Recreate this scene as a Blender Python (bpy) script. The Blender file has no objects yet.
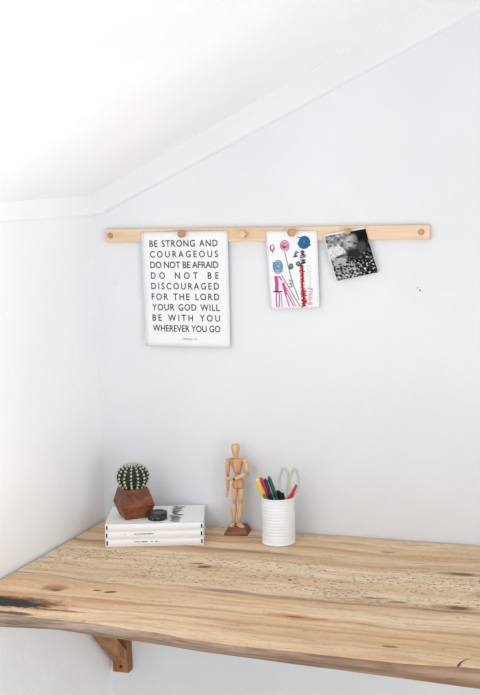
import bpy, bmesh, math, random
from mathutils import Vector, Matrix, noise

random.seed(4)
SC = bpy.context.scene
C = SC.collection
T = 0.75                       # height of the desk top above the floor
PI = math.pi

# ------------------------------------------------------------------ helpers
def V(*a): return Vector(a)

class B:
    """collects geometry for ONE mesh object (world coordinates)"""
    def __init__(s): s.bm = bmesh.new()
    def face(s, vs, mi=0, smooth=False):
        try:
            f = s.bm.faces.new(vs); f.material_index = mi; f.smooth = smooth; return f
        except ValueError: return None
    def poly(s, pts, mi=0):
        return s.face([s.bm.verts.new(p) for p in pts], mi)
    def box(s, lo, hi, mi=0, M=None, bev=0):
        n0 = len(s.bm.verts)
        x0,y0,z0 = lo; x1,y1,z1 = hi
        vs = [s.bm.verts.new(p) for p in ((x0,y0,z0),(x1,y0,z0),(x1,y1,z0),(x0,y1,z0),(x0,y0,z1),(x1,y0,z1),(x1,y1,z1),(x0,y1,z1))]
        fs = [s.face([vs[i] for i in q], mi) for q in ((0,3,2,1),(4,5,6,7),(0,1,5,4),(1,2,6,5),(2,3,7,6),(3,0,4,7))]
        if bev:
            es = {e for f in fs for e in f.edges}
            r = bmesh.ops.bevel(s.bm, geom=list(es), offset=bev, segments=2, affect='EDGES', profile=.5)
            for f in r['faces']: f.material_index = mi
            vs = {v for f in r['faces'] for v in f.verts} | {v for v in vs if v.is_valid}
        if M:
            for v in vs: v.co = M @ v.co
        return s
    def rings(s, rings, mi=0, smooth=True, cap0=True, cap1=True, closed=False):
        rr = [[s.bm.verts.new(p) for p in r] for r in rings]
        n = len(rr[0]); m = len(rr)
        for i in range(m if closed else m-1):
            a, b = rr[i], rr[(i+1) % m]
            for j in range(n):
                s.face([a[j], a[(j+1)%n], b[(j+1)%n], b[j]], mi, smooth)
        if not closed:
            if cap0: s.face(list(reversed(rr[0])), mi)
            if cap1: s.face(rr[-1], mi)
        return s
    def lathe(s, c, prof, n=32, mi=0, smooth=True, cap0=True, cap1=True, rot=0):
        return s.rings([[(c[0]+r*math.cos(2*PI*k/n+rot), c[1]+r*math.sin(2*PI*k/n+rot), c[2]+z) for k in range(n)] for r, z in prof], mi, smooth, cap0, cap1)
    def limb(s, p0, p1, prof, n=14, mi=0, side=(1,0,0), flat=1.0):
        """turned piece along p0-p1; prof = (t, radius); flat squashes the second axis"""
        p0 = Vector(p0); p1 = Vector(p1); d = (p1-p0); w = d.normalized()
        u = Vector(side); u = (u - w*u.dot(w)).normalized(); v = w.cross(u)
        return s.rings([[p0 + d*t + u*(r*math.cos(2*PI*k/n)) + v*(r*flat*math.sin(2*PI*k/n)) for k in range(n)] for t, r in prof], mi)
    def ball(s, c, r, n=14, m=8, mi=0):
        rx, ry, rz = r if hasattr(r, '__len__') else (r, r, r)
        return s.rings([[(c[0]+rx*math.sin(PI*(i+.02)/(m+.04))*math.cos(2*PI*k/n), c[1]+ry*math.sin(PI*(i+.02)/(m+.04))*math.sin(2*PI*k/n), c[2]-rz*math.cos(PI*(i+.02)/(m+.04))) for k in range(n)] for i in range(m+1)], mi)
    def tube(s, pts, ra, rb=None, n=10, mi=0, up=(0,1,0), closed=False):
        """swept tube; ra in the plane of the path, rb along `up`"""
        rb = rb or ra; pts = [Vector(p) for p in pts]; N = len(pts); up = Vector(up); rings = []
        for i, p in enumerate(pts):
            a = pts[(i-1) % N] if closed or i > 0 else p
            b = pts[(i+1) % N] if closed or i < N-1 else p
            t = (b-a).normalized(); u = up.cross(t).normalized(); v = t.cross(u)
            A = ra(i/(N-1)) if callable(ra) else ra
            rings.append([p + u*(A*math.cos(2*PI*k/n)) + v*(rb*math.sin(2*PI*k/n)) for k in range(n)])
        return s.rings(rings, mi, closed=closed)
    def build(s, name, mats, parent=None, origin=None, **props):
        bmesh.ops.recalc_face_normals(s.bm, faces=s.bm.faces)
        me = bpy.data.meshes.new(name)
        if parent is not None: o0 = world_loc(parent)
        elif origin is not None: o0 = Vector(origin)
        else:
            xs = [v.co for v in s.bm.verts]
            o0 = Vector(((min(c.x for c in xs)+max(c.x for c in xs))/2, (min(c.y for c in xs)+max(c.y for c in xs))/2, min(c.z for c in xs)))
        for v in s.bm.verts: v.co -= o0
        s.bm.to_mesh(me); s.bm.free()
        for m in (mats if isinstance(mats, (list, tuple)) else [mats]): me.materials.append(m)
        o = bpy.data.objects.new(name, me); C.objects.link(o)
        if parent is not None: o.parent = parent
        else: o.location = o0
        for k, v in props.items(): o[k] = v
        return o

def world_loc(o):
    p = Vector(o.location)
    while o.parent is not None:
        o = o.parent; p = p + Vector(o.location)
    return p

def tag(o, label, cat, group=None):
    o['label'] = label; o['category'] = cat
    if group: o['group'] = group
    return o

def thing(name, label, cat, loc, group=None):
    o = bpy.data.objects.new(name, None); C.objects.link(o); o.location = loc; o.empty_display_size = .02
    return tag(o, label, cat, group)

# ------------------------------------------------------------------ materials
def srgb(r, g, b):
    f = lambda c: (c/255/12.92) if c/255 <= .04045 else ((c/255+.055)/1.055)**2.4
    return (f(r), f(g), f(b), 1)

class N:
    """small node-graph helper"""
    def __init__(s, name, rough=.6, spec=.3):
        s.m = bpy.data.materials.new(name); s.m.use_nodes = True
        s.nt = s.m.node_tree; s.p = s.nt.nodes['Principled BSDF']
        s.p.inputs['Roughness'].default_value = rough
        s.p.inputs['Specular IOR Level'].default_value = spec
        s.tc = s.nt.nodes.new('ShaderNodeTexCoord')
    def new(s, t, **kw):
        n = s.nt.nodes.new(t)
        for k, v in kw.items(): setattr(n, k, v)
        return n
    def link(s, a, b): s.nt.links.new(a, b)
    def inp(s, n, i, v):
        if hasattr(v, 'is_linked') or isinstance(v, bpy.types.NodeSocket): s.link(v, n.inputs[i])
        else: n.inputs[i].default_value = v
    def math(s, op, a, b=0.0, c=0.0, clamp=False):
        n = s.new('ShaderNodeMath', operation=op, use_clamp=clamp)
        s.inp(n, 0, a); s.inp(n, 1, b); s.inp(n, 2, c); return n.outputs[0]
    def mix(s, f, a, b, mode='MIX'):
        n = s.new('ShaderNodeMix', data_type='RGBA', blend_type=mode)
        s.inp(n, 0, f); s.inp(n, 6, a); s.inp(n, 7, b); return n.outputs[2]
    def noise(s, vec, scale=1, detail=4, rough=.5, dist=0):
        n = s.new('ShaderNodeTexNoise'); s.link(vec, n.inputs['Vector'])
        n.inputs['Scale'].default_value = scale; n.inputs['Detail'].default_value = detail
        n.inputs['Roughness'].default_value = rough; n.inputs['Distortion'].default_value = dist
        return n.outputs['Fac']
    def mapping(s, scale, loc=(0,0,0), rot=(0,0,0), vec=None):
        n = s.new('ShaderNodeMapping'); s.link(vec or s.tc.outputs['Object'], n.inputs['Vector'])
        n.inputs['Scale'].default_value = scale; n.inputs['Location'].default_value = loc; n.inputs['Rotation'].default_value = rot
        return n.outputs[0]
    def smooth(s, v, a, b, x=0.0, y=1.0):
        n = s.new('ShaderNodeMapRange', interpolation_type='SMOOTHSTEP'); s.inp(n, 0, v)
        n.inputs[1].default_value = a; n.inputs[2].default_value = b; n.inputs[3].default_value = x; n.inputs[4].default_value = y
        return n.outputs[0]
    def bump(s, h, strength=.3, dist=.002):
        n = s.new('ShaderNodeBump'); n.inputs['Strength'].default_value = strength; n.inputs['Distance'].default_value = dist
        s.link(h, n.inputs['Height']); s.link(n.outputs[0], s.p.inputs['Normal'])
    def color(s, c): s.inp(s.p, 'Base Color', c); return s.m

def plain(name, col, rough=.6, spec=.3, metal=0, var=.06, scale=60):
    n = N(name, rough, spec)
    f = n.noise(n.mapping((1,1,1)), scale, 3)
    d = tuple(c*(1-var*2.2) for c in col[:3])+(1,)
    n.p.inputs['Metallic'].default_value = metal
    return n.color(n.mix(f, d, col))

def plaster(name, col, bumpy=.25):
    n = N(name, .85, .15)
    v = n.mapping((1,1,1))
    big = n.noise(v, 2.2, 4, .55); fine = n.noise(v, 45, 5, .6)
    h = n.math('ADD', n.math('MULTIPLY', big, 1.5), n.math('MULTIPLY', fine, .25))
    n.bump(h, bumpy, .012)
    d = tuple(c*.955 for c in col[:3])+(1,)
    return n, n.mix(n.smooth(big, .35, .65), d, col)

def wood(name, light, dark, along='z', freq=1.0, rough=.5, contrast=(.38,.66)):
    n = N(name, rough, .3)
    k = {'x':(6,90,90), 'y':(90,6,90), 'z':(90,90,6)}[along]
    k = tuple(c*freq for c in k)
    a = n.noise(n.mapping(k), 1, 5, .6, .6)
    b = n.noise(n.mapping(tuple(c*3.1 for c in k), (3,1,7)), 1, 3, .6)
    f = n.math('ADD', n.math('MULTIPLY', a, .75), n.math('MULTIPLY', b, .25))
    n.bump(b, .08, .001)
    return n.color(n.mix(n.smooth(f, *contrast), dark, light))

WHITE = srgb(244, 245, 246)
_n, _c = plaster('white_plaster_back', srgb(224, 226, 229))  # same white plaster, toned down: the back wall's dimmer light is in the colour
# a tiny dark nail hole and a chipped patch in the paint of the back wall
def spot(n, c, x, z, rx, rz, col, soft=.5, amt=1.0):
    d = n.new('ShaderNodeVectorMath', operation='LENGTH')
    n.link(n.mapping((1/rx, 0, 1/rz), (-x/rx, 0, -z/rz)), d.inputs[0])
    return n.mix(n.math('MULTIPLY', n.smooth(d.outputs['Value'], 1-soft, 1, 1, 0), amt), c, col)
_c = spot(_n, _c, .7435, T+.5425, .0022, .0026, srgb(70, 66, 66))
_c = spot(_n, _c, .7388, T+.5475, .0016, .0016, srgb(150, 150, 152))
_c = spot(_n, _c, .042, T+.556, .012, .010, srgb(214, 214, 214), .9, .6)
M_WALLB = _n.color(_c)
_n, _c = plaster('white_plaster_left', srgb(250, 251, 253)); M_WALLL = _n.color(_c)  # lighter copy of the plaster; the left wall's stronger light is in the colour
_n, _c = plaster('white_plaster_ceiling', srgb(251, 252, 254), .15); M_CEIL = _n.color(_c)  # lightest plaster copy, ceiling brightness partly put into its colour
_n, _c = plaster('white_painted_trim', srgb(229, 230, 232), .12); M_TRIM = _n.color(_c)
_n, _c = plaster('white_trim_lit_left', srgb(251, 252, 253), .12); M_TRIML = _n.color(_c)  # lighter copy of the trim paint; brightness along the left eave is painted in
M_FLOOR = wood('pale_floorboards', srgb(226, 218, 206), srgb(205, 194, 178), 'x', .4)
M_RAIL = wood('pale_beech', srgb(229, 204, 174), srgb(215, 184, 150), 'x', .5)
M_PEG = wood('turned_beech', srgb(205, 170, 132), srgb(176, 136, 98), 'z', 1)
M_PAPER = plain('white_paper', srgb(233, 234, 236), .8, .1, var=.012)
M_INK = plain('dark_grey_ink', srgb(50, 50, 52), .8, .1)
M_INKG = plain('light_grey_ink', srgb(150, 150, 152), .8, .1)
M_BLACK = plain('black_print', srgb(22, 22, 24), .7, .2)
M_BOOK = plain('white_book_cover', srgb(240, 240, 239), .6, .25, var=.02)
M_PAGES = plain('cream_pages', srgb(232, 228, 218), .85, .1, var=.05, scale=300)
M_MANN = wood('mannequin_pale_wood', srgb(224, 188, 148), srgb(202, 160, 118), 'z', .8)
M_MANN2 = wood('mannequin_torso_wood', srgb(210, 164, 122), srgb(182, 130, 90), 'z', .8)
M_MBASE = wood('mannequin_base_wood', srgb(140, 88, 56), srgb(104, 60, 36), 'x', .8)
M_JOINT = plain('dark_joint', srgb(96, 66, 44), .6, .2)
M_POT = wood('walnut_planter', srgb(136, 80, 50), srgb(84, 44, 26), 'x', .55, .45, (.3,.7))
M_SOIL = plain('dark_soil', srgb(40, 28, 20), .95, .1, var=.3, scale=300)
M_CAN = plain('white_enamel', srgb(236, 239, 242), .4, .4, var=.01)
M_BRACK = wood('bracket_pine', srgb(180, 130, 82), srgb(128, 82, 46), 'z', .5)
M_SCREW = plain('dark_screw', srgb(62, 48, 40), .4, .5, .4)
M_TIN = plain('black_tin', srgb(24, 25, 27), .35, .5)
M_TINTOP = plain('black_tin_lid', srgb(44, 46, 48), .3, .5)
M_TINMARK = plain('pale_tin_marks', srgb(176, 176, 170), .6, .2)
M_SCIS = plain('pale_sage_plastic', srgb(192, 198, 186), .4, .4)
M_STEEL = plain('brushed_steel', srgb(170, 172, 172), .3, .5, .9)

# cactus flesh: two dark greens mixed at random
_n = N('cactus_green', .6, .3)
_f = _n.noise(_n.mapping((1,1,1)), 120, 3)
M_CACT = _n.color(_n.mix(_f, srgb(15, 25, 14), srgb(40, 60, 34)))
M_SPINE = plain('cream_spines', srgb(214, 216, 198), .8, .1)

# ---- desk top: spalted live-edge slab
def desk_mat():
    n = N('spalted_slab_top', .55, .25)
    sep = n.new('ShaderNodeSeparateXYZ'); n.link(n.tc.outputs['Object'], sep.inputs[0])
    x, y = sep.outputs[0], sep.outputs[1]
    w1 = n.noise(n.mapping((2.0, 3.0, 1)), 1, 3); w2 = n.noise(n.mapping((9, 14, 1), (4,2,0)), 1, 3)
    yw = n.math('ADD', y, n.math('ADD', n.math('MULTIPLY', n.math('SUBTRACT', w1, .5), .09), n.math('MULTIPLY', n.math('SUBTRACT', w2, .5), .018)))
    cb = n.new('ShaderNodeCombineXYZ'); n.link(x, cb.inputs[0]); n.link(yw, cb.inputs[1])
    P = cb.outputs[0]
    broad = n.noise(n.mapping((.9, 16, 1), vec=P), 1, 4, .55)
    mid = n.noise(n.mapping((2.5, 60, 1), (5,0,0), vec=P), 1, 5, .6)
    fine = n.noise(n.mapping((14, 330, 1), (1,3,0), vec=P), 1, 3, .6)
    col = n.mix(n.smooth(broad, .34, .66), srgb(212, 174, 132), srgb(234, 210, 176))
    col = n.mix(n.math('MULTIPLY', n.smooth(mid, .50, .72), .55), col, srgb(196, 150, 106))
    col = n.mix(n.math('MULTIPLY', n.smooth(fine, .45, .75), .35), col, srgb(176, 134, 98))
    # pale spalted field down the middle, warmer wood on both sides of it
    ctr = n.math('MULTIPLY', n.smooth(yw, -.43, -.38), n.smooth(yw, -.17, -.22))
    blot = n.noise(n.mapping((5, 18, 1), (2,7,0), vec=P), 1, 4, .6)
    col = n.mix(n.math('MULTIPLY', ctr, n.smooth(blot, .35, .65, .15, .6)), col, srgb(232, 214, 184))
    # purple-brown streaks
    def streak(yc, wd, amt, sx, seed, c):
        d = n.math('ABSOLUTE', n.math('SUBTRACT', yw, yc))
        g = n.smooth(d, 0, wd, 1, 0)
        br = n.smooth(n.noise(n.mapping((sx, 40, 1), (seed, seed*.7, 0), vec=P), 1, 5, .65), .42, .62)
        return n.math('MULTIPLY', n.math('MULTIPLY', g, br), amt), c
    for a in ((-.160,.020,.85,2.2,1.3,srgb(132,104,88)), (-.172,.028,.4,1.5,8.3,srgb(160,128,104)), (-.418,.018,.9,2.4,4.1,srgb(118,88,72)), (-.43,.03,.4,1.6,2.2,srgb(156,124,102)),
              (-.245,.008,.5,3,6.6,srgb(140,110,90)), (-.06,.012,.5,2,9.1,srgb(160,116,80)), (-.53,.010,.6,1.8,3.7,srgb(158,106,66)), (-.575,.012,.5,1.5,5.9,srgb(170,122,80)), (-.10,.008,.4,2,7.7,srgb(158,120,88)), (-.635,.02,.4,2,11.7,srgb(164,128,96))):
        f, c = streak(*a); col = n.mix(f, col, c)
    mott = n.noise(n.mapping((7, 46, 1), (3,9,0), vec=P), 1, 7, .72, .3)
    col = n.mix(n.smooth(mott, .48, .74, 0, .75), col, srgb(178, 140, 108))
    grey = n.noise(n.mapping((2.2, 20, 1), (6,1,0), vec=P), 1, 6, .7)
    col = n.mix(n.smooth(grey, .52, .74, 0, .6), col, srgb(164, 136, 114))
    gr = n.noise(n.mapping((40, 260, 1), (2,5,0), vec=P), 1, 4, .7)
    col = n.mix(n.smooth(gr, .5, .75, 0, .45), col, srgb(150, 114, 86))
    tiny = n.noise(n.mapping((85, 170, 1), (4,4,0), vec=P), 1, 2, .5)
    tg = n.smooth(n.noise(n.mapping((5, 13, 1), (8,2,0)), 1, 5, .65), .40, .58)
    col = n.mix(n.math('MULTIPLY', n.math('MULTIPLY', n.smooth(tiny, .60, .68), tg), n.math('ADD', n.math('MULTIPLY', ctr, .6), .3)), col, srgb(92, 70, 54))
    # speckles: small dark flecks and worm holes, gathered in the pale field
    vor = n.new('ShaderNodeTexVoronoi', feature='F1'); n.link(n.mapping((95, 150, 1), (.3,.1,0), vec=P), vor.inputs['Vector']); vor.inputs['Scale'].default_value = 1; vor.inputs['Randomness'].default_value = 1
    fl = n.smooth(vor.outputs['Distance'], .18, .42, 1, 0)
    gate = n.smooth(n.noise(n.mapping((10, 24, 1), (9,4,0), vec=P), 1, 4, .65), .44, .56)
    fm = n.math('MULTIPLY', n.math('MULTIPLY', fl, gate), n.math('ADD', n.math('MULTIPLY', ctr, .5), .1))
    col = n.mix(fm, col, srgb(84, 66, 52))
    vein = n.noise(n.mapping((34, 95, 1), (2,2,0), vec=P), 1, 5, .7)
    vm = n.math('MULTIPLY', n.smooth(n.math('ABSOLUTE', n.math('SUBTRACT', vein, .5)), 0, .022, 1, 0), n.math('MULTIPLY', ctr, n.smooth(blot, .44, .62)))
    col = n.mix(n.math('MULTIPLY', vm, .75), col, srgb(96, 76, 62))
    # long fine dark dashes
    dash = n.noise(n.mapping((18, 210, 1), (7,3,0), vec=P), 1, 3, .6)
    gate2 = n.smooth(n.noise(n.mapping((4, 11, 1), (1,8,0)), 1, 3), .46, .6)
    col = n.mix(n.math('MULTIPLY', n.math('MULTIPLY', n.smooth(dash, .66, .74), gate2), .7), col, srgb(96, 70, 52))
    # short diagonal checks in the surface
    chk = n.noise(n.mapping((60, 120, 1), (2,6,0), (0,0,.5)), 1, 2, .5)
    cg = n.smooth(n.noise(n.mapping((6, 9, 1), (5,5,0)), 1, 3), .52, .64)
    col = n.mix(n.math('MULTIPLY', n.math('MULTIPLY', n.smooth(chk, .66, .72), cg), .75), col, srgb(86, 64, 50))
    # knots, cracks and the charred hollow (local positions on the slab)
    jit = n.math('MULTIPLY', n.math('SUBTRACT', n.noise(n.mapping((40, 70, 1)), 1, 5, .7), .5), 1.1)
    def blob(col, cx, cy, rx, ry, c, amt=1, rot=0, soft=.6, rough=1.0):
        m = n.new('ShaderNodeMapping', vector_type='TEXTURE'); n.link(n.tc.outputs['Object'], m.inputs[0])
        m.inputs['Location'].default_value = (cx, cy, 0); m.inputs['Rotation'].default_value = (0,0,rot); m.inputs['Scale'].default_value = (rx, ry, 1e6)
        l = n.new('ShaderNodeVectorMath', operation='LENGTH'); n.link(m.outputs[0], l.inputs[0])
        d = n.math('ADD', l.outputs['Value'], n.math('MULTIPLY', jit, rough))
        return n.mix(n.math('MULTIPLY', n.smooth(d, 1-soft, 1, 1, 0), amt), col, c)
    K = srgb(92, 66, 50); R = srgb(164, 112, 72)
    col = blob(col, .86, -.206, .075, .016, srgb(150,116,90), .7); col = blob(col, .862, -.206, .034, .009, K, .9)
    col = blob(col, .875, -.400, .06, .018, srgb(150,112,84), .7); col = blob(col, .880, -.398, .026, .012, K, .95)
    col = blob(col, .93, -.315, .045, .035, srgb(150,122,98), .6)
    col = blob(col, .604, -.518, .075, .018, srgb(196,138,84), .75, -.05); col = blob(col, .607, -.517, .022, .0055, srgb(110,64,36), .95)
    col = blob(col, .645, -.519, .03, .004, R, .8, .1)
    col = blob(col, .80, -.612, .020, .006, srgb(120,76,48), .9); col = blob(col, .69, -.10, .02, .006, K, .6)
    col = blob(col, .77, -.395, .022, .006, K, .8); col = blob(col, .72, -.385, .03, .006, K, .6)
    col = blob(col, .351, -.286, .035, .022, srgb(140,112,90), .5, 0, .9); col = blob(col, .351, -.286, .018, .008, srgb(60,46,38), .8, .3, .4, 1.6)
    col = blob(col, .325, -.268, .02, .006, srgb(70,54,44), .7, .2, .4, 1.6)
    col = blob(col, .5417, -.322, .006, .005, srgb(40,30,24), .95, 0, .5, .4)
    col = blob(col, .2265, -.4767, .015, .0055, srgb(40,28,20), 1, .35, .4, .5); col = blob(col, .1975, -.4735, .011, .005, srgb(70,48,32), .9, .3, .5, .6)
    col = blob(col, .25, -.53, .16, .012, srgb(176,124,84), .55, .02)
    # hollow at the left front corner
    col = blob(col, .110, -.482, .035, .026, srgb(150,104,72), .8); col = blob(col, .118, -.492, .016, .010, srgb(104,68,46), .8)
    col = blob(col, .06, -.565, .17, .060, srgb(190,138,98), .8, -.06)
    col = blob(col, .075, -.572, .120, .034, srgb(92,62,45), .9, -.02, .5, 1.3)
    col = blob(col, .048, -.578, .105, .026, srgb(26,18,15), 1, -.05, .35, 1.3)
    col = blob(col, .10, -.628, .055, .010, srgb(74,52,40), .9, 0, .5, .9)
    col = blob(col, .17, -.595, .07, .006, srgb(110,74,52), .8, .03, .5, .9)
    h = n.math('SUBTRACT', n.math('MULTIPLY', mid, .4), n.math('ADD', fm, n.math('MULTIPLY', fine, .3)))
    n.bump(h, .25, .0015)
    return n.color(col)

def bark_mat():
    n = N('live_edge_bark', .8, .15)
    a = n.noise(n.mapping((5, 14, 60)), 1, 5, .65, .5); b = n.noise(n.mapping((26, 50, 160), (3,1,0)), 1, 4, .65)
    big = n.noise(n.mapping((3, 3, 6), (8,0,0)), 1, 3)
    col = n.mix(n.smooth(a, .36, .66), srgb(118, 98, 84), srgb(182, 162, 146))
    col = n.mix(n.smooth(big, .4, .65, 0, .6), col, srgb(148, 116, 90))
    col = n.mix(n.math('MULTIPLY', n.smooth(b, .52, .72), .55), col, srgb(92, 70, 56))
    sep = n.new('ShaderNodeSeparateXYZ'); n.link(n.tc.outputs['Object'], sep.inputs[0])
    col = n.mix(n.smooth(sep.outputs[0], .45, .75, 0, .38), col, srgb(122, 90, 68))
    n.bump(n.math('ADD', a, n.math('MULTIPLY', b, .4)), .6, .004)
    return n.color(col)
M_DESK = desk_mat(); M_BARK = bark_mat()

# ------------------------------------------------------------------ the room
CEIL_Z, CEIL_S = T+.757, .484              # sloped ceiling: z = CEIL_Z + CEIL_S * x
LEAN = .010                                # and leans out a little at its top
def lw(y): return .043*y                    # the left wall is a little out of square
XR, YF = 2.7, -3.4
b = B(); b.poly([(lw(YF)-.1,YF,0),(XR,YF,0),(XR,.1,0),(-.1,.1,0)]); b.build('floor', M_FLOOR, origin=(0,0,0), kind='structure')
b = B(); zr = CEIL_Z+CEIL_S*XR
zl_ = CEIL_Z-CEIL_S*.05
b.rings([[(-.05,0,0),(XR,0,0),(XR,0,zr),(-.05,0,zl_)],[(-.05,.1,0),(XR,.1,0),(XR,.1,zr),(-.05,.1,zl_)]], smooth=False)
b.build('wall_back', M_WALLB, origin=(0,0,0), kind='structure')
b = B(); q = [(0,0),(lw(YF),YF),(lw(YF)-.1,YF),(-.1,.1),(0,.1)]
b.rings([[(x,y,0) for x,y in q],[(x-LEAN,y,CEIL_Z+CEIL_S*x) for x,y in q]], smooth=False)
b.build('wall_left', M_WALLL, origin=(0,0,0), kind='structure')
b = B()
def cz(x): return CEIL_Z+CEIL_S*x
b.rings([[(-.2,YF,cz(-.2)),(XR,YF,cz(XR)),(XR,.1,cz(XR)),(-.2,.1,cz(-.2))],[(-.2,YF,cz(-.2)+.06),(XR,YF,cz(XR)+.06),(XR,.1,cz(XR)+.06),(-.2,.1,cz(-.2)+.06)]], smooth=False)
b.build('ceiling', M_CEIL, origin=(0,0,0), kind='structure')
# flat painted trim boards under the ceiling, with a softened lower edge
TD = .007
def lowz(x): return T+.7135 + max(0, x-.02)*.4616 - .0018*math.exp(-x*40)
b = B(); rr = []
for i in range(61):
    x = -LEAN-.002 + XR*(i/60)**1.5; zt = cz(x)+.002; zl = lowz(x)
    rr.append([(x,.001,zt),(x,-TD,zt),(x,-TD,zl+.004),(x,-TD*.4,zl),(x,.001,zl-.0015)])
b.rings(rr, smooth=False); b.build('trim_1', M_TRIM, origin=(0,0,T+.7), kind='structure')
b = B(); rr = []
for i in range(31):
    y = YF*i/30; x = lw(y)-LEAN; zt = cz(x+TD)+.002; zl = T+.7095
    rr.append([(x-.001,y,zt),(x+TD*1.2,y,zt),(x+TD*1.2,y,zl+.004),(x+TD*.5,y,zl),(x-.001,y,zl-.0015)])
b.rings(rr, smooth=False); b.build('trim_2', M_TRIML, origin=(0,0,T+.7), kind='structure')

# ------------------------------------------------------------------ the desk
def interp(tab, x):
    if x <= tab[0][0]: return tab[0][1]
    for (x0,y0),(x1,y1) in zip(tab, tab[1:]):
        if x <= x1:
            t = (x-x0)/(x1-x0); t = t*t*(3-2*t)*.4 + t*.6; return y0+(y1-y0)*t
    return tab[-1][1]
FT = [(-.05,-.648),(.08,-.640),(.16,-.636),(.28,-.640),(.38,-.652),(.47,-.666),(.555,-.674),(.66,-.674),(.83,-.677),(.95,-.666),(1.2,-.66),(1.9,-.67)]
FB = [(-.05,-.606),(.05,-.598),(.17,-.582),(.30,-.595),(.53,-.618),(.75,-.632),(.95,-.645),(1.2,-.64),(1.9,-.65)]
DX1 = 1.9; NX = 150; TH = .045
b = B(); rr = []
for i in range(NX+1):
    x = DX1*i/NX
    wob = .0035*noise.noise(Vector((x*9,0,0)))+.0018*noise.noise(Vector((x*31,3,0)))
    ft = interp(FT, x)+wob; fb = interp(FB, x)+.0015*noise.noise(Vector((x*12,7,0)))
    wx = lambda y: x + (lw(y)+.0018)*max(0, 1-x/.25)          # left end follows the wall
    bk = -.0015
    prof = [(bk,-TH),(bk,-.004),(bk-.003,0)]
    M_ = 16
    prof += [(bk-.003+(ft+.006-bk+.003)*k/M_, 0) for k in range(1, M_)]
    prof += [(ft+.006,0),(ft+.0015,-.0012),(ft,-.004)]
    for k in range(1,7):
        t = k/7; bulge = -.0045*math.sin(PI*t)+.0015*noise.noise(Vector((x*16,t*4,9)))
        prof.append((ft+(fb-ft)*(t**1.35)+bulge, -.004-(TH-.008)*t))
    prof += [(fb,-TH+.002),(fb+.006,-TH)]
    ring = []
    for y, z in prof:
        ring.append((wx(y), y, T+z))
    rr.append(ring)
b.rings(rr, smooth=False)
for f in b.bm.faces:
    c = f.calc_center_median(); f.normal_update()
    top = c.z > T-.0008 and c.y < -.003
    f.material_index = 0 if top else 1
    if not top and c.y < -.4 and len(f.verts) == 4: f.smooth = True
desk = b.build('desk_slab', [M_DESK, M_BARK], origin=(0,0,T))
tag(desk, 'thick live-edge wooden desk top with spalted grain and dark hollow at left front', 'desk')
# radial drying crack at the front edge on the right
b = B(); cr = [(.9195,-.668),(.9205,-.655),(.9235,-.644),(.9290,-.634),(.937,-.626)]
pts = []
for k,(x,y) in enumerate(cr): w = .0022*(1-k/5.2); pts.append(((x-w,y),(x+w,y)))
for k in range(len(pts)-1):
    b.poly([(*pts[k][0],T+.0004),(*pts[k][1],T+.0004),(*pts[k+1][1],T+.0004),(*pts[k+1][0],T+.0004)])
b.build('drying_crack', M_JOINT, desk)

# bracket under the desk
bx0, bx1 = .0130, .0535
br = thing('shelf_bracket', 'varnished wooden bracket with diagonal brace under the left end of the desk', 'bracket', (.04,-.02,T-.36))
b = B(); b.box((bx0,-.028,T-.364),(bx1,-.0005,T-TH-.0005), bev=.002); b.build('upright', M_BRACK, br)
b = B(); b.box((bx0+.001,-.42,T-TH-.030),(bx1-.001,-.029,T-TH-.0005), bev=.002); b.build('top_arm', M_BRACK, br)
b = B(); s0 = .028
yz = [(-.0285,T-.338),(-.0285,T-.309),(-.272,T-TH-.031),(-.303,T-TH-.031)]
b.rings([[(bx0+.002,y,z) for y,z in yz],[(bx1-.002,y,z) for y,z in yz]], smooth=False); b.build('brace', M_BRACK, br)
b = B(); b.limb((.0345,-.0275,T-.349),(.0345,-.0292,T-.349),[(0,.0042),(1,.0042)]); b.build('screw', M_SCREW, br)

# ------------------------------------------------------------------ rail on the wall
RX0, RX1, RZ0, RZ1, RY = .0292, .7662, T+.6492, T+.6795, -.012
rail = B().box((RX0,RY,RZ0),(RX1,-.0003,RZ1), bev=.0012).build('peg_rail', M_RAIL)
tag(rail, 'long pale beech rail fixed across the back wall, papers hanging from it', 'rail')
for x in (.0425, .7485):
    b = B(); b.lathe((0,0,0), [(.0002,0),(.0062,0),(.0066,.0012),(.0052,.0018),(.0048,.0006),(.0002,.0006)], 20)
    for v in b.bm.verts: v.co = Vector((x+v.co.x, RY-v.co.z, T+.6648+v.co.y))
    b.build('screw_cap', M_PEG, rail)
def peg(x, z, r=.0088, L=.021):
    b = B(); b.lathe((0,0,0), [(.0045,0),(.0045,L*.45),(r*.8,L*.55),(r,L*.7),(r,L*.86),(r*.8,L*.97),(r*.3,L)], 20)
    for v in b.bm.verts: v.co = Vector((x+v.co.x, RY-v.co.z, z+v.co.y))
    return b.build('peg', M_PEG, rail, label='turned wooden peg')
peg(.2210, T+.6675); peg(.4730, T+.6672); peg(.5950, T+.6690, .007, .016)
# the free peg is a small square-ended one turned on its corner
b = B(); b.box((-.0062,-.0062,0),(.0062,.0062,.018), bev=.001, M=Matrix.Translation((.3625,RY,T+.6648)) @ Matrix.Rotation(PI/2,4,'X') @ Matrix.Rotation(PI/4,4,'Z'))
b.build('peg', M_RAIL, rail, label='small square wooden peg turned on its corner')

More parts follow.
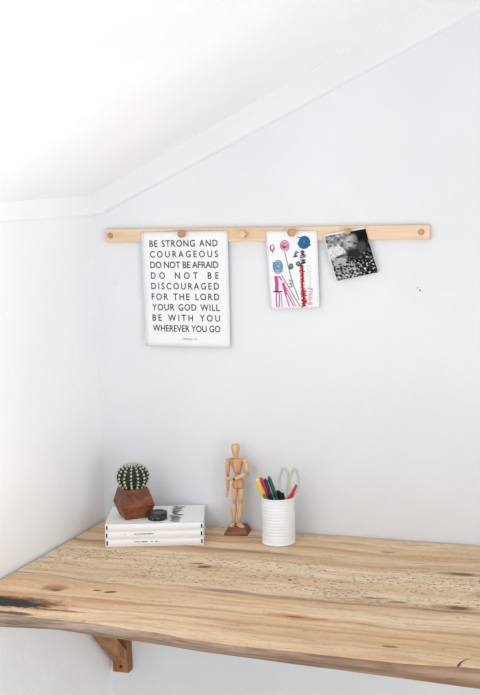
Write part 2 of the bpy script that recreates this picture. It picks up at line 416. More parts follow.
# ------------------------------------------------------------------ papers
def sheet(name, tl, tr, br_, bl, y_of, mat, nu=14, nv=22):
    """thin sheet; y_of(u,v) gives how far it stands off the wall"""
    def pt(u, v):
        a = Vector(tl).lerp(Vector(tr), u); c = Vector(bl).lerp(Vector(br_), u); p = a.lerp(c, v)
        return Vector((p.x, -y_of(u, v), p.y))
    b = B(); f = [[b.bm.verts.new(pt(i/nu, j/nv)) for i in range(nu+1)] for j in range(nv+1)]
    k = [[b.bm.verts.new(pt(i/nu, j/nv)+Vector((0,.0003,0))) for i in range(nu+1)] for j in range(nv+1)]
    for j in range(nv):
        for i in range(nu):
            b.face([f[j][i],f[j+1][i],f[j+1][i+1],f[j][i+1]],0,True); b.face([k[j][i],k[j][i+1],k[j+1][i+1],k[j+1][i]],0,True)
    for i in range(nu): b.face([f[0][i],f[0][i+1],k[0][i+1],k[0][i]]); b.face([f[nv][i],k[nv][i],k[nv][i+1],f[nv][i+1]])
    for j in range(nv): b.face([f[j][0],k[j][0],k[j+1][0],f[j+1][0]]); b.face([f[j][nu],f[j+1][nu],k[j+1][nu],k[j][nu]])
    return b, pt

# --- verse print
y_q = lambda u, v: .0145 - .004*v + .0015*math.sin(PI*u) + .002*max(0, v-.6)**2*6
b, qpt = sheet('hanging_print', (.1188,T+.6716),(.3237,T+.6722),(.3225,T+.4142),(.1185,T+.4150), y_q, M_PAPER)
verse = b.build('hanging_print', M_PAPER)
tag(verse, 'white sheet printed with grey capitals, hanging from the left part of the rail', 'print')

def text_mesh(txt, size, width=None, word=1.0, sq=.88):
    cu = bpy.data.curves.new('t', 'FONT'); cu.body = txt; cu.size = size; cu.space_word = word; cu.offset = .00022; cu.resolution_u = 3
    o = bpy.data.objects.new('t', cu); C.objects.link(o)
    def ext():
        bpy.context.view_layer.update()
        me = bpy.data.meshes.new_from_object(o.evaluated_get(bpy.context.evaluated_depsgraph_get()))
        xs = [v.co.x for v in me.vertices]; return me, min(xs), max(xs)
    me, a, c = ext()
    if width:
        w0 = c-a; cu.space_character = 1.5; me, a, c = ext(); w1 = c-a
        s = 1 + .5*(width/sq-w0)/(w1-w0); cu.space_character = max(.94, s); me, a, c = ext()
    vs = [Vector((v.co.x-a, v.co.y, 0)) for v in me.vertices]; fs = [tuple(p.vertices) for p in me.polygons]
    bpy.data.objects.remove(o); bpy.data.curves.remove(cu); bpy.data.meshes.remove(me)
    return vs, fs, c-a

lines = ['BE STRONG AND','COURAGEOUS','DO NOT BE AFRAID','DO NOT BE','DISCOURAGED','FOR THE LORD','YOUR GOD WILL','BE WITH YOU','WHEREVER YOU GO']
W_S, H_S = .2045, .2574
b = B()
def put_text(b, txt, u0, v0, w, size, word=1.0, sq=.88):
    vs, fs, ww = text_mesh(txt, size, w, word, sq)
    k = w/ww if w else 1
    nv = []
    for p in vs:
        u = u0 + p.x*k/W_S; v = v0 - p.y/H_S
        q = qpt(u, v); q.y -= .0004; nv.append(b.bm.verts.new(q))
    for f in fs: b.face([nv[i] for i in f])
for i, t in enumerate(lines):
    v = (.0330 + .0238*i)/H_S
    put_text(b, t, (.0198+.00012*i)/W_S, v, .1615, .0208, {3:1.5,7:1.35,2:1.0,8:.9}.get(i,1.25), .82 if i == 8 else .88)
b.build('lettering', M_INK, verse, label='dark grey printed capitals')
b = B(); put_text(b, 'JOSHUA 1:9', .092/W_S, .2415/H_S, .034, .0055); b.build('small_lettering', M_INKG, verse)

# --- child's drawing
y_d = lambda u, v: .0145 - .005*v + .001*math.sin(PI*u)
b, dpt = sheet('hanging_drawing', (.4112,T+.6706),(.5258,T+.6698),(.5277,T+.5050),(.4175,T+.5005), y_d, M_PAPER)
draw = b.build('hanging_drawing', M_PAPER)
tag(draw, 'white card with a colourful marker drawing of flowers and figures, hanging from the rail', 'drawing')
def ink(name, r, g, bl): return plain(name, srgb(r, g, bl), .85, .1, var=.15, scale=400)
I = {k: ink('marker_'+k, *c) for k, c in dict(pink=(214,110,140), red=(186,48,54), blue=(58,112,158), sky=(120,160,196), navy=(44,44,84), green=(84,138,116), black=(46,44,52), magenta=(222,82,168), mint=(192,222,208), rose=(236,172,190)).items()}
def d_uv(px, py):                          # sketch units (0-480 across, 0-608 down) to card uv
    return (px-68-(py-68)*.055)/322, (py-68)/492
layer = [0]
def stroke(b, pts, w):
    layer[0] += 1; lift = .00035 + .000004*layer[0]; w = w/2
    P = [Vector((*p, 0)) for p in pts]; out = []
    for i, p in enumerate(P):
        t = (P[min(i+1,len(P)-1)]-P[max(i-1,0)]); t = t.normalized() if t.length else Vector((1,0,0)); nrm = Vector((-t.y,t.x,0))*w
        row = []
        for s in (-1, 1):
            u, v = d_uv(*(p+nrm*s).xy); q = dpt(min(.99,max(.01,u)), min(.99,max(.01,v))); q.y -= lift; row.append(b.bm.verts.new(q))
        out.append(row)
    for a, c in zip(out, out[1:]): b.face([a[0],a[1],c[1],c[0]])
def spiral(cx, cy, rx, ry, turns, inner=.15):
    n = int(turns*14); return [(cx+rx*(inner+(1-inner)*k/n)*math.cos(2*PI*turns*k/n), cy+ry*(inner+(1-inner)*k/n)*math.sin(2*PI*turns*k/n)) for k in range(n+1)]
def zig(x0, y0, x1, y1, amp, n, j=.4):
    out = []
    for k in range(n+1):
        t = k/n; s = (1 if k % 2 else -1)*amp*(1+random.uniform(-j, j)); out.append((x0+(x1-x0)*t+s, y0+(y1-y0)*t+random.uniform(-4,4)))
    return out
def marks(name, mat, strokes, label=None):
    b = B()
    for pts, w in strokes: stroke(b, pts, w)
    o = b.build(name, mat, draw)
    if label: o['label'] = label
marks('flower_scribble', I['pink'], [(spiral(187,160,32,38,3.2),6),(spiral(110,172,16,24,1.6,.5),6)], 'pink spiral flowers')
marks('flower_scribble', I['red'], [(spiral(187,158,16,18,1.5),5),([(110,190),(112,205)],6)], 'red spiral centre')
marks('flower_scribble', I['blue'], [(spiral(312,138,38,42,4.5),9),(zig(285,110,340,165,18,10),6)], 'dark blue scribbled flower')
marks('flower_scribble', I['sky'], [(spiral(147,290,33,48,3.6),8),(zig(128,265,165,325,16,9),5)], 'pale blue scribbled head')
marks('figure_scribble', I['mint'], [(zig(350,285,345,360,14,9),5),(zig(352,370,350,430,10,6),5)], 'faint mint scribble')
marks('figure_scribble', I['rose'], [(zig(355,430,355,540,14,22),9)], 'pale pink scribble')
marks('figure_scribble', I['navy'], [(zig(305,192,303,275,14,20),11),(zig(268,200,256,235,10,8),8)], 'navy scribble')
marks('figure_scribble', I['green'], [(spiral(230,290,15,20,2.5),7),(spiral(274,276,14,18,2.2),6)], 'green dots')
marks('stem_lines', I['black'], [([(187,195),(200,240),(212,290),(225,340),(250,420),(285,505)],4),([(168,345),(200,395),(240,465),(290,548)],4),(zig(228,375,232,425,10,9),6),([(290,290),(300,300)],4)], 'thin black stems')
marks('figure_scribble', I['red'], [(zig(300,280,312,545,13,60),8),(zig(314,440,318,548,15,34),9),(zig(297,300,303,400,10,24),7),([(300,285),(306,340),(302,400),(312,470),(316,545)],12)], 'red zigzag figure')
marks('figure_scribble', I['magenta'], [([(132,350),(138,400),(136,450)],24),([(150,350),(172,380)],10),([(136,455),(132,500),(138,548)],8),([(152,450),(154,500),(152,548)],7),([(165,460),(172,548)],5),
    ([(178,392),(188,430),(200,470)],18),([(190,460),(208,510),(218,546)],7),([(200,455),(225,500),(248,545)],7),([(196,420),(215,455),(240,500),(262,545)],5)], 'magenta dress strokes')
marks('figure_scribble', I['black'], [([(116,450),(172,450)],8)], 'black belt line')

# --- black and white photograph
y_p = lambda u, v: .0150 - .004*v + .002*math.sin(PI*v)
ptl, ptr, pbr, pbl = (.5389,T+.6612),(.6309,T+.6768),(.6574,T+.5809),(.5656,T+.5617)
b, ppt = sheet('hanging_photograph', ptl, ptr, pbr, pbl, y_p, M_PAPER)
photo = b.build('hanging_photograph', M_PAPER)
tag(photo, 'black and white photograph of two people hanging tilted from the rail', 'hanging_photograph')
def p_uv(px, py):
    px -= 0; py -= 115; det = 320*365+60*85
    return (px*365-py*85)/det, (320*py+60*px)/det
def sm(a, c, x): t = min(1, max(0, (x-a)/(c-a))); return t*t*(3-2*t)
def el(x, y, cx, cy, rx, ry, rot=0, soft=.25):
    dx, dy = x-cx, y-cy; co, si = math.cos(rot), math.sin(rot); d = math.hypot((dx*co+dy*si)/rx, (-dx*si+dy*co)/ry)
    return 1-sm(1-soft, 1+soft, d)
def tone(x, y):
    ns = lambda f, s=0: .5+.5*noise.noise(Vector((x/f, y/f, s)))
    g = .36+.7*(ns(26)-.5)+.4*(ns(13)-.5)+.35*(ns(6,3)-.5)                              # leafy background
    mixv = lambda a, c, t: a+(c-a)*t
    # dark jumper with pale dots, lower right
    dots = sm(.54,.66, ns(15,5)*.6+ns(8,8)*.4)
    m = el(x,y,305,330,130,170,-.25,.15); g = mixv(g, .03+.60*dots*sm(170,300,y), m)
    # patterned clothes of the small child, lower left
    fl = sm(.42,.60, ns(17,9)*.6+ns(9,2)*.4); m = el(x,y,150,420,115,105,-.2,.15); g = mixv(g, .04+.50*fl, m)
    # adult: hair, face, dark bearded neck
    g = mixv(g, .035, el(x,y,272,108,78,62,.25,.12)); g = mixv(g, .02, el(x,y,300,150,40,60,0,.2))
    g = mixv(g, .52-.36*sm(185,265,x)+.08*sm(190,130,y)+.12*(ns(14,6)-.5), el(x,y,218,178,44,68,.15,.25))
    g = mixv(g, .06, el(x,y,232,262,62,38,.25,.4)); g = mixv(g, .12, el(x,y,290,210,34,46,0,.4))
    for ex, ey, rx, ry in ((200,172,13,5),(238,182,14,6)): g = mixv(g, .03, el(x,y,ex,ey,rx,ry,.2,.5))
    g = mixv(g, .12, el(x,y,205,218,20,7,.25,.5)); g = mixv(g, .55, el(x,y,206,195,8,14,.1,.6))
    # child: face and white hat
    g = mixv(g, .50, el(x,y,122,318,46,44,-.2,.15)); 
    for ex, ey, rx, ry in ((98,310,12,6),(142,292,14,7),(122,348,16,6)): g = mixv(g, .06, el(x,y,ex,ey,rx,ry,-.3,.5))
    g = mixv(g, .80-.35*ns(16,4), el(x,y,95,258,72,54,-.15,.1)); g = mixv(g, .12, el(x,y,128,285,46,10,-.35,.5))
    g = max(.008, min(.95, g)); return g**1.35 if g < .6 else g
NU, NV = 84, 90
me = bpy.data.meshes.new('printed_image'); vv = []; ff = []; cc = []
o0 = world_loc(photo); m0 = .022
for j in range(NV+1):
    for i in range(NU+1):
        u = m0+(1-1.2*m0)*i/NU; v = m0*1.6+(1-1.8*m0)*j/NV; q = ppt(u, v); q.y -= .0004; vv.append(q-o0)
        px = 320*u+85*v; py = 115-60*u+365*v; cc.append(tone(px, py))
for j in range(NV):
    for i in range(NU): a = j*(NU+1)+i; ff.append((a, a+NU+1, a+NU+2, a+1))
me.from_pydata([tuple(v) for v in vv], [], ff)
at = me.color_attributes.new('tone', 'FLOAT_COLOR', 'POINT')
for k, g in enumerate(cc): at.data[k].color = (g, g, g*1.02, 1)
_n = N('photo_print', .7, .05); _a = _n.new('ShaderNodeVertexColor', layer_name='tone'); me.materials.append(_n.color(_a.outputs[0]))
po = bpy.data.objects.new('printed_image', me); C.objects.link(po); po.parent = photo; po['label'] = 'monochrome picture of an adult and a child in a white hat'

# ------------------------------------------------------------------ books
BW, BD, BH = .2125, .1455, .0166
BANG = math.radians(18.5)
BM = Matrix.Translation((.0945,-.2115,T)) @ Matrix.Rotation(BANG, 4, 'Z')
def book(k, label, dx, dy, da):
    z0 = .0003 + k*(BH+.0003)
    Mx = Matrix.Translation((0,0,z0)) @ BM @ Matrix.Translation((dx,dy,0)) @ Matrix.Rotation(da, 4, 'Z')
    root = thing('book', label, 'book', Mx @ Vector((BW/2,BD/2,0)), 'white books in the stack on the desk')
    ct = .0012
    b = B(); b.box((0,.0015,0),(BW,BD,ct), M=Mx, bev=.0003); b.box((0,.0015,BH-ct),(BW,BD,BH), M=Mx, bev=.0003)
    # rounded spine strip
    ring = []
    for x in (0, BW):
        ring.append([Mx @ Vector((x, .003-.003*math.sin(PI*t/8)**.6 if 0<t<8 else .003, BH*t/8)) for t in range(9)] + [Mx @ Vector((x,.0042,BH)), Mx @ Vector((x,.0042,0))])
    b.rings(ring, smooth=False); b.build('cover', M_BOOK, root)
    b = B(); b.box((.002,.0045,ct),(BW-.002,BD-.002,BH-ct), M=Mx); b.build('page_block', M_PAGES, root)
    for x, side in ((.0022, 'left'), (BW-.0052, 'right')):
        b = B(); b.box((x,-.0004,BH*.27),(x+.0030,.0012,BH*.80), M=Mx)
        b.build('spine_end_mark', M_BLACK, root, label='black bar at the %s end of the spine' % side)
    return root, Mx
bk0, m0_ = book(0, 'white book at the bottom of the stack, resting on the desk', 0, 0, 0)
bk1, m1_ = book(1, 'white book in the middle of the stack of three', -.0006, .0006, .003)
bk2, m2_ = book(2, 'white book on top of the stack, black script on its cover, under the cactus', .0004, .0010, -.002)
def spine_marks(root, Mx, spec):
    b = B(); random.seed(len(spec))
    for x, w, h in spec:
        k = x
        while k < x+w:
            d = random.uniform(.0014,.0026); b.box((k,-.0002,BH*.66-h/2),(k+d,.001,BH*.66+h/2*random.uniform(.5,1)), M=Mx); k += d+random.uniform(.0006,.0012)
    b.build('spine_lettering', M_BLACK, root)
spine_marks(bk1, m1_, [(.042,.0025,.0018),(.063,.016,.0018),(.081,.017,.0024),(.1,.006,.0016)])
spine_marks(bk0, m0_, [(.062,.011,.0018),(.078,.012,.0026),(.098,.005,.0018),(.108,.004,.0018)])
# brush-script title on the top cover: illegible strokes reading along the depth of the book
b = B(); random.seed(11)
def curl(pts, w):
    out = []
    for i, p in enumerate(pts):
        a = Vector(pts[max(i-1,0)]); c = Vector(pts[min(i+1,len(pts)-1)]); t = (c-a).normalized(); nn = Vector((-t.y,t.x))*w*(.45+.9*abs(math.sin(i*1.1)))
        p = Vector(p); out.append([m2_ @ Vector((*(p+nn*s), BH+.0003)) for s in (-1,1)])
    for a, c in zip(out, out[1:]): b.poly([a[0],a[1],c[1],c[0]])
y = .010
while y < .128:
    xc = .150+random.uniform(-.004,.004); a = random.uniform(.55,1)*.0145; L = random.uniform(.008,.014)
    curl([(xc-a*.6, y),(xc-a*.1,y+L*.12),(xc+a*.7,y+L*.1),(xc+a,y+L*.4),(xc+a*.3,y+L*.55),(xc-a*.7,y+L*.7),(xc-a,y+L*.85),(xc-a*.3,y+L)], .0014)
    y += L+random.uniform(.001,.004)
b.build('title_lettering', M_BLACK, bk2, label='black brush-script title')
ZB = T+.0003*3+BH*3+.0004        # top of the stack

# ------------------------------------------------------------------ cactus in a faceted planter
px_, py_ = .1290, -.131
pot = thing('potted_cactus', 'round ribbed cactus in a faceted brown wooden planter on the stack of books', 'plant', (px_,py_,ZB))
b = B(); ra = math.radians(-96)
R0, R1, R2 = .0380, .0525, .0385; h1, h2 = .030, .0665
pr = [(R0*.98,0),(R0,.0006),(R1,h1-.0004),(R1,h1+.0004),(R2,h2-.0008),(R2*.97,h2),(R2*.80,h2),(R2*.78,h2-.012)]
rings_ = []
for r, z in pr:
    ring = []
    for k in range(4):
        a = ra+2*PI*k/4; ring.append((px_+r*math.cos(a), py_+r*math.sin(a), ZB+z))
    rings_.append(ring)
b.rings(rings_, smooth=False); b.build('planter', M_POT, pot, label='faceted walnut-brown planter')
b = B(); b.lathe((px_,py_,ZB+h2-.0095), [(.0185,0),(.0185,.002),(.002,.003)], 20); b.build('soil', M_SOIL, pot)
CZ = ZB+h2+.0225; RR, RH = .0345, .0300; NR = 15
def cpt(th, ph):                            # ribbed body, th azimuth, ph from the bottom pole
    c = math.cos(NR*th); k = 1+.075*(1-abs(math.sin(NR*th/2))**.8*2)*math.sin(ph)**.7 if math.sin(ph) > 0 else 1
    return Vector((px_+RR*k*math.sin(ph)*math.cos(th), py_+RR*k*math.sin(ph)*math.sin(th), CZ-RH*math.cos(ph)*(1-.10*max(0,-math.cos(ph))**6)))
b = B(); b.rings([[cpt(2*PI*k/128, .03+(PI-.06)*i/28) for k in range(128)] for i in range(29)])
body = b.build('cactus', M_CACT, pot, label='dark green ribbed globe cactus')
b = B(); random.seed(3)
for r in range(NR):
    th = 2*PI*r/NR
    for i in range(9):
        ph = .85+(PI-1.0)*i/8.4 + (.06 if r % 2 else 0)
        if ph > PI-.06: continue
        p = cpt(th, ph); nrm = (p-Vector((px_,py_,CZ))).normalized(); w = .0030+.0014*random.random()
        b.ball(p+nrm*.0002, w*.55, 8, 5)
        for s in range(13):
            d = (nrm*.9+Vector((random.gauss(0,.7),random.gauss(0,.7),random.gauss(0,.7)))).normalized(); t = d.orthogonal().normalized()*.00035; u = d.cross(t)
            L = random.uniform(.0035,.0065); b.rings([[p+t,p-t*.5+u*.87,p-t*.5-u*.87],[p+d*L+t*.2,p+d*L-t*.1+u*.17,p+d*L-t*.1-u*.17]], smooth=False)
for s in range(90):                          # woolly crown
    th = random.uniform(0,2*PI); ph = PI-.05-abs(random.gauss(0,.22)); p = cpt(th, ph); d = Vector((random.gauss(0,.5),random.gauss(0,.5),1)).normalized(); t = d.orthogonal().normalized()*.0006; u = d.cross(t)
    L = random.uniform(.002,.0045); b.rings([[p+t,p-t*.5+u*.87,p-t*.5-u*.87],[p+d*L+t*.3,p+d*L-t*.1+u*.2,p+d*L-t*.1-u*.2]], smooth=False)
b.build('spines', M_SPINE, body, label='cream spine tufts')

# ------------------------------------------------------------------ little black tin
tx, ty = .1890, -.141
tin = thing('round_tin', 'small flat round black tin with pale marks, beside the cactus on the books', 'tin', (tx,ty,ZB))
b = B(); b.lathe((tx,ty,ZB), [(.0205,0),(.0212,.0008),(.0212,.0125),(.0206,.0128)], 40); b.build('tin_body', M_TIN, tin)
b = B(); b.lathe((tx,ty,ZB), [(.0206,.0129),(.0216,.0131),(.0216,.0152),(.0208,.0162),(.0165,.0164),(.0160,.0156),(.0002,.0156)], 40); b.build('lid', M_TINTOP, tin)
b = B(); random.seed(8)
for k in range(40):
    if random.random() < .35: continue
    a = 2*PI*k/40; da = random.uniform(.03,.07); z0 = random.uniform(.003,.007); z1 = z0+random.uniform(.0015,.004); r = .02135
    b.poly([(tx+r*math.cos(a),ty+r*math.sin(a),ZB+z0),(tx+r*math.cos(a+da),ty+r*math.sin(a+da),ZB+z0),(tx+r*math.cos(a+da),ty+r*math.sin(a+da),ZB+z1),(tx+r*math.cos(a),ty+r*math.sin(a),ZB+z1)])
b.build('side_marks', M_TINMARK, tin)

# ------------------------------------------------------------------ artist's mannequin
mx, my = .3375, -.036
man = thing('artist_mannequin', 'jointed pale wooden artist mannequin standing on a brown block, one forearm across its waist', 'figurine', (mx,my,T))
b = B()
def sq(cx, cy, hx, hy, z, a=0): return [(cx+x*math.cos(a)-y*math.sin(a), cy+x*math.sin(a)+y*math.cos(a), T+z) for x, y in ((-hx,-hy),(hx,-hy),(hx,hy),(-hx,hy))]
b.rings([sq(mx,my,.0260,.0250,.0003,.14),sq(mx,my,.0260,.0250,.003,.14),sq(mx,my,.0185,.0175,.0178,.14)], smooth=False); b.build('base', M_MBASE, man)
def mp(x, z, y=-.045): return Vector((x, y, T+z))
E_ = lambda r0, r1, m=1.0: [(0,r0*.6),(.04,r0),(.3,(r0*.75+r1*.25)*m),(.7,(r0*.3+r1*.7)*m),(.96,r1),(1,r1*.6)]
OX = -.0118; OZ = -.0095                                 # figure stands on the block
def mq(x, z, y=-.040): return Vector((x+OX, y, T+z+OZ))
def part(name, bm, mat=M_MANN): return bm.build(name, mat, man)
hd0, hd1 = mq(.3508,.1845), mq(.3498,.2145)
part('head', B().limb(hd0, hd1, [(0,.0035),(.06,.0056),(.25,.0072),(.5,.0090),(.72,.0096),(.88,.0080),(.97,.0045),(1,.0015)], 18, flat=1.1))
part('neck', B().limb(mq(.3515,.178), mq(.3509,.186), [(0,.0044),(.5,.0040),(1,.0040)]), M_MANN)
# chest: broad flat wedge
def slab(name, secs, mat):
    b = B(); rr = []
    for x, z, hx, hy in secs:
        c = mq(x, z); rr.append([(c.x+hx*math.copysign(abs(math.cos(t))**.7, math.cos(t)), c.y+hy*math.copysign(abs(math.sin(t))**.7, math.sin(t)), c.z) for t in (2*PI*k/20 for k in range(20))])
    b.rings(rr); return part(name, b, mat)
slab('chest', [(.3537,.1455,.0050,.0050),(.3535,.1500,.0072,.0075),(.353,.160,.0108,.0100),(.3527,.170,.0146,.0105),(.3525,.177,.0162,.0092),(.3523,.1800,.0150,.0075),(.3522,.1812,.0110,.0045)], M_MANN2)
part('waist_joint', B().ball(mq(.3540,.1415), .0066), M_MANN)
slab('pelvis', [(.3545,.1130,.0125,.0070),(.3547,.1165,.0136,.0085),(.3550,.126,.0130,.0088),(.3550,.1335,.0112,.0078),(.3548,.1365,.0080,.0055)], M_MANN2)
# legs
for hx, kx, ax, ky in ((.3472,.3452,.3412,-.041),(.3612,.3606,.3525,-.042)):
    part('thigh', B().limb(mq(hx,.1145), mq(kx,.0830,ky), E_(.0066,.0054,1.05)))
    part('knee_joint', B().ball(mq(kx,.0805,ky), .0044), M_MANN2)
    part('shin', B().limb(mq(kx,.0785,ky), mq(ax,.0345), [(0,.0035),(.05,.0052),(.3,.0062),(.7,.0046),(.95,.0036),(1,.0025)]), M_MANN)
    part('ankle_joint', B().ball(mq(ax,.0325), .0034), M_MANN2)
zf = T+.0179
def foot(x, y, ang, L=.021):
    b = B(); d = Vector((math.sin(ang), -math.cos(ang), 0)); s = Vector((d.y,-d.x,0)); o = Vector((x,y,zf)); rr = []
    for t, w, h in ((-.2,.0028,.004),(-.12,.0040,.0062),(.1,.0044,.0070),(.4,.0050,.0058),(.75,.0052,.0040),(.95,.0040,.0028),(1,.0020,.0015)):
        c = o+d*(t*L); rr.append([c-s*w, c+s*w, c+s*w*.7+Vector((0,0,h)), c-s*w*.7+Vector((0,0,h))])
    b.rings(rr, smooth=False); part('foot', b)
foot(.3412+OX, -.0385, -.12, .016); foot(.3525+OX, -.0395, .85, .021)
# arm hanging at the figure's right
part('shoulder_joint', B().limb(mq(.3285,.1722), mq(.3385,.1762), [(0,.0036),(.15,.0052),(.6,.0056),(.9,.0048),(1,.0035)]), M_MANN)
part('upper_arm', B().limb(mq(.3313,.1715), mq(.3306,.1445), E_(.0053,.0046,1.08)))
part('elbow_joint', B().ball(mq(.3304,.1415), .0040), M_MANN2)
part('forearm', B().limb(mq(.3303,.139), mq(.3297,.1105), E_(.0046,.0036,1.05)))
part('wrist_joint', B().ball(mq(.3296,.1085), .0028), M_MANN2)
def hand(name, pts, w, th, side):
    b = B(); b.limb(pts[0], pts[1], [(0,w*.45),(.2,w*.9),(.5,w),(.75,w*.8),(.93,w*.5),(1,w*.2)], 10, side=side, flat=th)
    m = Vector(pts[0]).lerp(Vector(pts[1]), .3); e = Vector(pts[0]).lerp(Vector(pts[1]), .68)+Vector(side)*w*1.05
    b.limb(m, e, [(0,w*.3),(.5,w*.32),(1,w*.15)], 8); part(name, b)
hand('hand', (mq(.3295,.1065), mq(.3270,.0905)), .0040, .5, (.9,-.3,.1))
# arm folded across the waist
part('shoulder_joint', B().limb(mq(.3765,.1742), mq(.3665,.1770), [(0,.0036),(.15,.0052),(.6,.0056),(.9,.0048),(1,.0035)]), M_MANN)
part('upper_arm', B().limb(mq(.3745,.1725), mq(.3765,.1500), E_(.0053,.0046,1.08)))
part('elbow_joint', B().ball(mq(.3772,.1470,-.041), .0044), M_MANN2)
part('forearm', B().limb(mq(.3755,.1460,-.0445), mq(.3520,.1378,-.0545), E_(.0048,.0036,1.08), side=(0,0,1)))
part('wrist_joint', B().ball(mq(.3500,.1372,-.0550), .0029), M_JOINT)
hand('hand', (mq(.3482,.1368,-.0553), mq(.3270,.1350,-.0500)), .0040, .5, (.1,-.2,.9))

# ------------------------------------------------------------------ ribbed can and what stands in it
kx, ky, kr, kh = .4475, -.0830, .0364, .1025
b = B(); prof = [(kr-.004,.0014),(kr-.0012,.0003),(kr+.0004,.0012),(kr+.0004,.0030),(kr-.0010,.0042)]
z = .010
prof += [(kr-.0012,.008)]
nrib = 11
z0r, z1r = .018, .092
for k in range(nrib*6+1):
    prof.append((kr-.0006+.00035*math.cos(2*PI*k/6), z0r+(z1r-z0r)*k/(nrib*6)))
prof += [(kr-.0010,kh-.006),(kr-.0004,kh-.0035),(kr+.0006,kh-.0026),(kr+.0010,kh-.0012),(kr+.0004,kh),(kr-.0010,kh),(kr-.0020,kh-.002),(kr-.0022,.004),(.0005,.0035)]
b.lathe((kx,ky,T), prof, 56)
can = b.build('ribbed_can', M_CAN)
tag(can, 'white ribbed tin can holding markers and scissors, standing on the desk', 'can')

FZ = T+.0045                     # inside floor of the can
def marker(label, tip, foot_, body_c, cap_c, end_c=None, r=.0041, caplen=.34):
    tip = Vector((*tip[:2], T+tip[2])); ft = Vector((*foot_, FZ+r))
    root = thing('felt_marker', label, 'marker', ft, 'felt markers in the can')
    mb = plain('marker_barrel_colour', srgb(*body_c), .4, .4); mc = plain('marker_cap_colour', srgb(*cap_c), .35, .4)
    me_ = plain('marker_end_colour', srgb(*(end_c or cap_c)), .5, .3)
    k = 1-caplen
    b = B(); p = ft.lerp(tip, k); b.limb(ft, p, [(0,r*.7),(.02,r*.95),(.98,r*.95),(1,r*.8)]); b.build('barrel', mb, root)
    b = B(); p2 = ft.lerp(tip, .965); b.limb(p, p2, [(0,r*.95),(.04,r*1.06),(.94,r*1.06),(1,r)]); b.build('cap', mc, root)
    b = B(); b.limb(p2, tip, [(0,r*.8),(.6,r*.75),(1,r*.5)]); b.build('end_plug', me_, root)
    return root
marker('yellow felt marker with pale end, leftmost in the can', (.4030,-.0915,.1400), (.4480,-.0780), (236,196,40), (242,206,44), (246,232,190))
marker('bright red felt marker leaning beside the yellow one at the left of the can', (.4100,-.0850,.1420), (.4600,-.0700), (190,36,44), (198,38,46), (206,60,64))
marker('dark navy felt marker between the red and green ones', (.4185,-.0815,.1395), (.4600,-.0860), (38,36,62), (40,38,66), (62,60,90))
marker('teal green felt marker leaning left, beside the dark block', (.4240,-.0735,.1425), (.4710,-.0700), (38,108,98), (30,88,84), (40,110,100), .0042)
marker('red felt marker with white end, leaning to the right', (.4945,-.083,.1345), (.4250,-.0985), (196,36,46), (204,40,50), (240,236,234), .0042)
# short green pencil at the left rim
gp = thing('green_pencil', 'short green pencil stub just showing over the left rim of the can', 'pencil', (.4250,-.0930,FZ+.003))
b = B(); b.limb((.4265,-.0700,FZ+.003),(.4210,-.0985,T+.1075),[(0,.0008),(.1,.0026),(1,.0026)],6); b.build('barrel', plain('green_lacquer', srgb(70,140,80), .4, .4), gp)
b = B(); b.limb((.4210,-.0985,T+.1076),(.42095,-.0985,T+.1085),[(0,.0024),(1,.002)],6); b.build('end_dip', plain('dark_green_dip', srgb(40,100,60), .4, .4), gp)
# dark flat block
blk = B().box((-.0105,-.005,0),(.0105,.005,.1035), bev=.0012, M=Matrix.Translation((.4480,-.0615,FZ+.001)) @ Matrix.Rotation(.0,4,'Y')).build('chalkboard_eraser', plain('charcoal_rubber', srgb(44,50,54), .7, .2))
tag(blk, 'dark charcoal block with flat top between the green marker and the scissors', 'eraser')

# scissors: two looped handles up, blades down
sc = thing('scissors', 'scissors with pale sage handles standing handles-up in the can', 'scissors', (.468,-.083,FZ))
def S(x, z, y=-.083): return Vector((x, y, T+z))
def loop(cx, cz_, rx, rz, tilt, y):
    out = []
    for k in range(36):
        a = 2*PI*k/36; x = rx*math.cos(a)*(1-.15*math.sin(a)); z_ = rz*math.sin(a)
        out.append(S(cx+x*math.cos(tilt)-z_*math.sin(tilt), cz_+x*math.sin(tilt)+z_*math.cos(tilt), y))
    return out
for sgn, cx, tilt, y, tx_, bot in ((-1,.4612,-.06,-.0815,.4660,.4725),(1,.4848,-.10,-.0850,.4760,.4640)):
    b = B(); b.tube(loop(cx, .1385, .0105, .0262, tilt, y), .0031, .0034, 10, closed=True)
    b.tube([S(cx-sgn*.002,.114,y), S(tx_,.104,y), S((tx_+bot)/2,.085,y)], .0042, .0030, 10)
    h = b.build('handle', M_SCIS, sc)
    b = B(); p = [S((tx_+bot)/2-.0045,.086,y),S((tx_+bot)/2+.0045,.086,y),S(bot+.002,.008,y),S(bot-.001,.0065,y)]
    b.rings([[q+Vector((0,-.0006,0)) for q in p],[q+Vector((0,.0006,0)) for q in p]], smooth=False); b.build('blade', M_STEEL, sc)
b = B(); b.limb(S(.4690,.080,-.0875), S(.4690,.080,-.0795), [(0,.0022),(.2,.003),(.8,.003),(1,.0022)]); b.build('pivot', M_STEEL, sc)

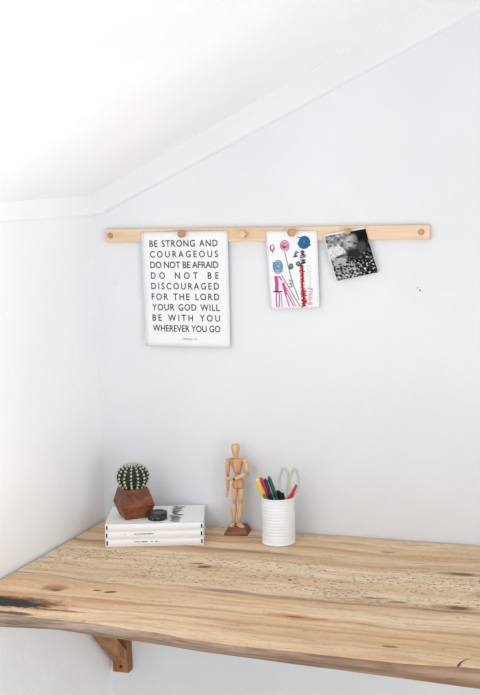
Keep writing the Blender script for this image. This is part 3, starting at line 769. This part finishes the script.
# ------------------------------------------------------------------ camera
f_px, pitch, yaw, roll = 1206., math.radians(7.52), math.radians(-18.62), math.radians(-1.40)
fw = Vector((math.sin(yaw)*math.cos(pitch), math.cos(yaw)*math.cos(pitch), -math.sin(pitch)))
rt = Vector((math.cos(yaw), -math.sin(yaw), 0)); up = rt.cross(fw)
r2 = rt*math.cos(roll)+up*math.sin(roll); u2 = -rt*math.sin(roll)+up*math.cos(roll)
cd = bpy.data.cameras.new('camera'); cam = bpy.data.objects.new('camera', cd); C.objects.link(cam)
M3 = Matrix((r2, u2, -fw)).transposed(); cam.matrix_world = Matrix.Translation((1.189,-2.516,T+.764)) @ M3.to_4x4()
cd.sensor_fit = 'HORIZONTAL'; cd.sensor_width = 36; cd.lens = f_px/480*36; cd.clip_start = .05
SC.camera = cam

# ------------------------------------------------------------------ light
w = bpy.data.worlds.new('world'); SC.world = w; w.use_nodes = True
bg = w.node_tree.nodes['Background']; bg.inputs[0].default_value = (.955,.975,1,1); bg.inputs[1].default_value = 1.0
def area(name, loc, target, size, sy, power, col=(1,1,1)):
    l = bpy.data.lights.new(name, 'AREA'); l.shape = 'RECTANGLE'; l.size = size; l.size_y = sy; l.energy = power; l.color = col
    o = bpy.data.objects.new(name, l); C.objects.link(o); o.location = loc
    o.rotation_euler = (Vector(target)-Vector(loc)).to_track_quat('-Z','Y').to_euler(); return o
area('window_light', (.25,-2.6,1.22), (.2,0,.85), 1.0, .8, 17, (.97,.985,1))
area('skylight', (.12,-1.05,1.50), (.02,0,1.0), .45, .45, 4.2, (.98,.99,1))
area('side_fill_light', (2.5,-2.1,1.1), (-.1,-.5,1.05), 1.1, 1.2, 33, (.95,.975,1))  # added fill from the open right side, to brighten the left wall
area('ceiling_fill_light', (1.3,-1.6,.35), (.0,-.4,1.9), 1.4, 1.2, 23, (.95,.98,1))  # added upward lamp standing in for light bounced onto the ceiling
SC.view_settings.view_transform = 'Standard'; SC.view_settings.look = 'None'
SC.view_settings.exposure = -1.0
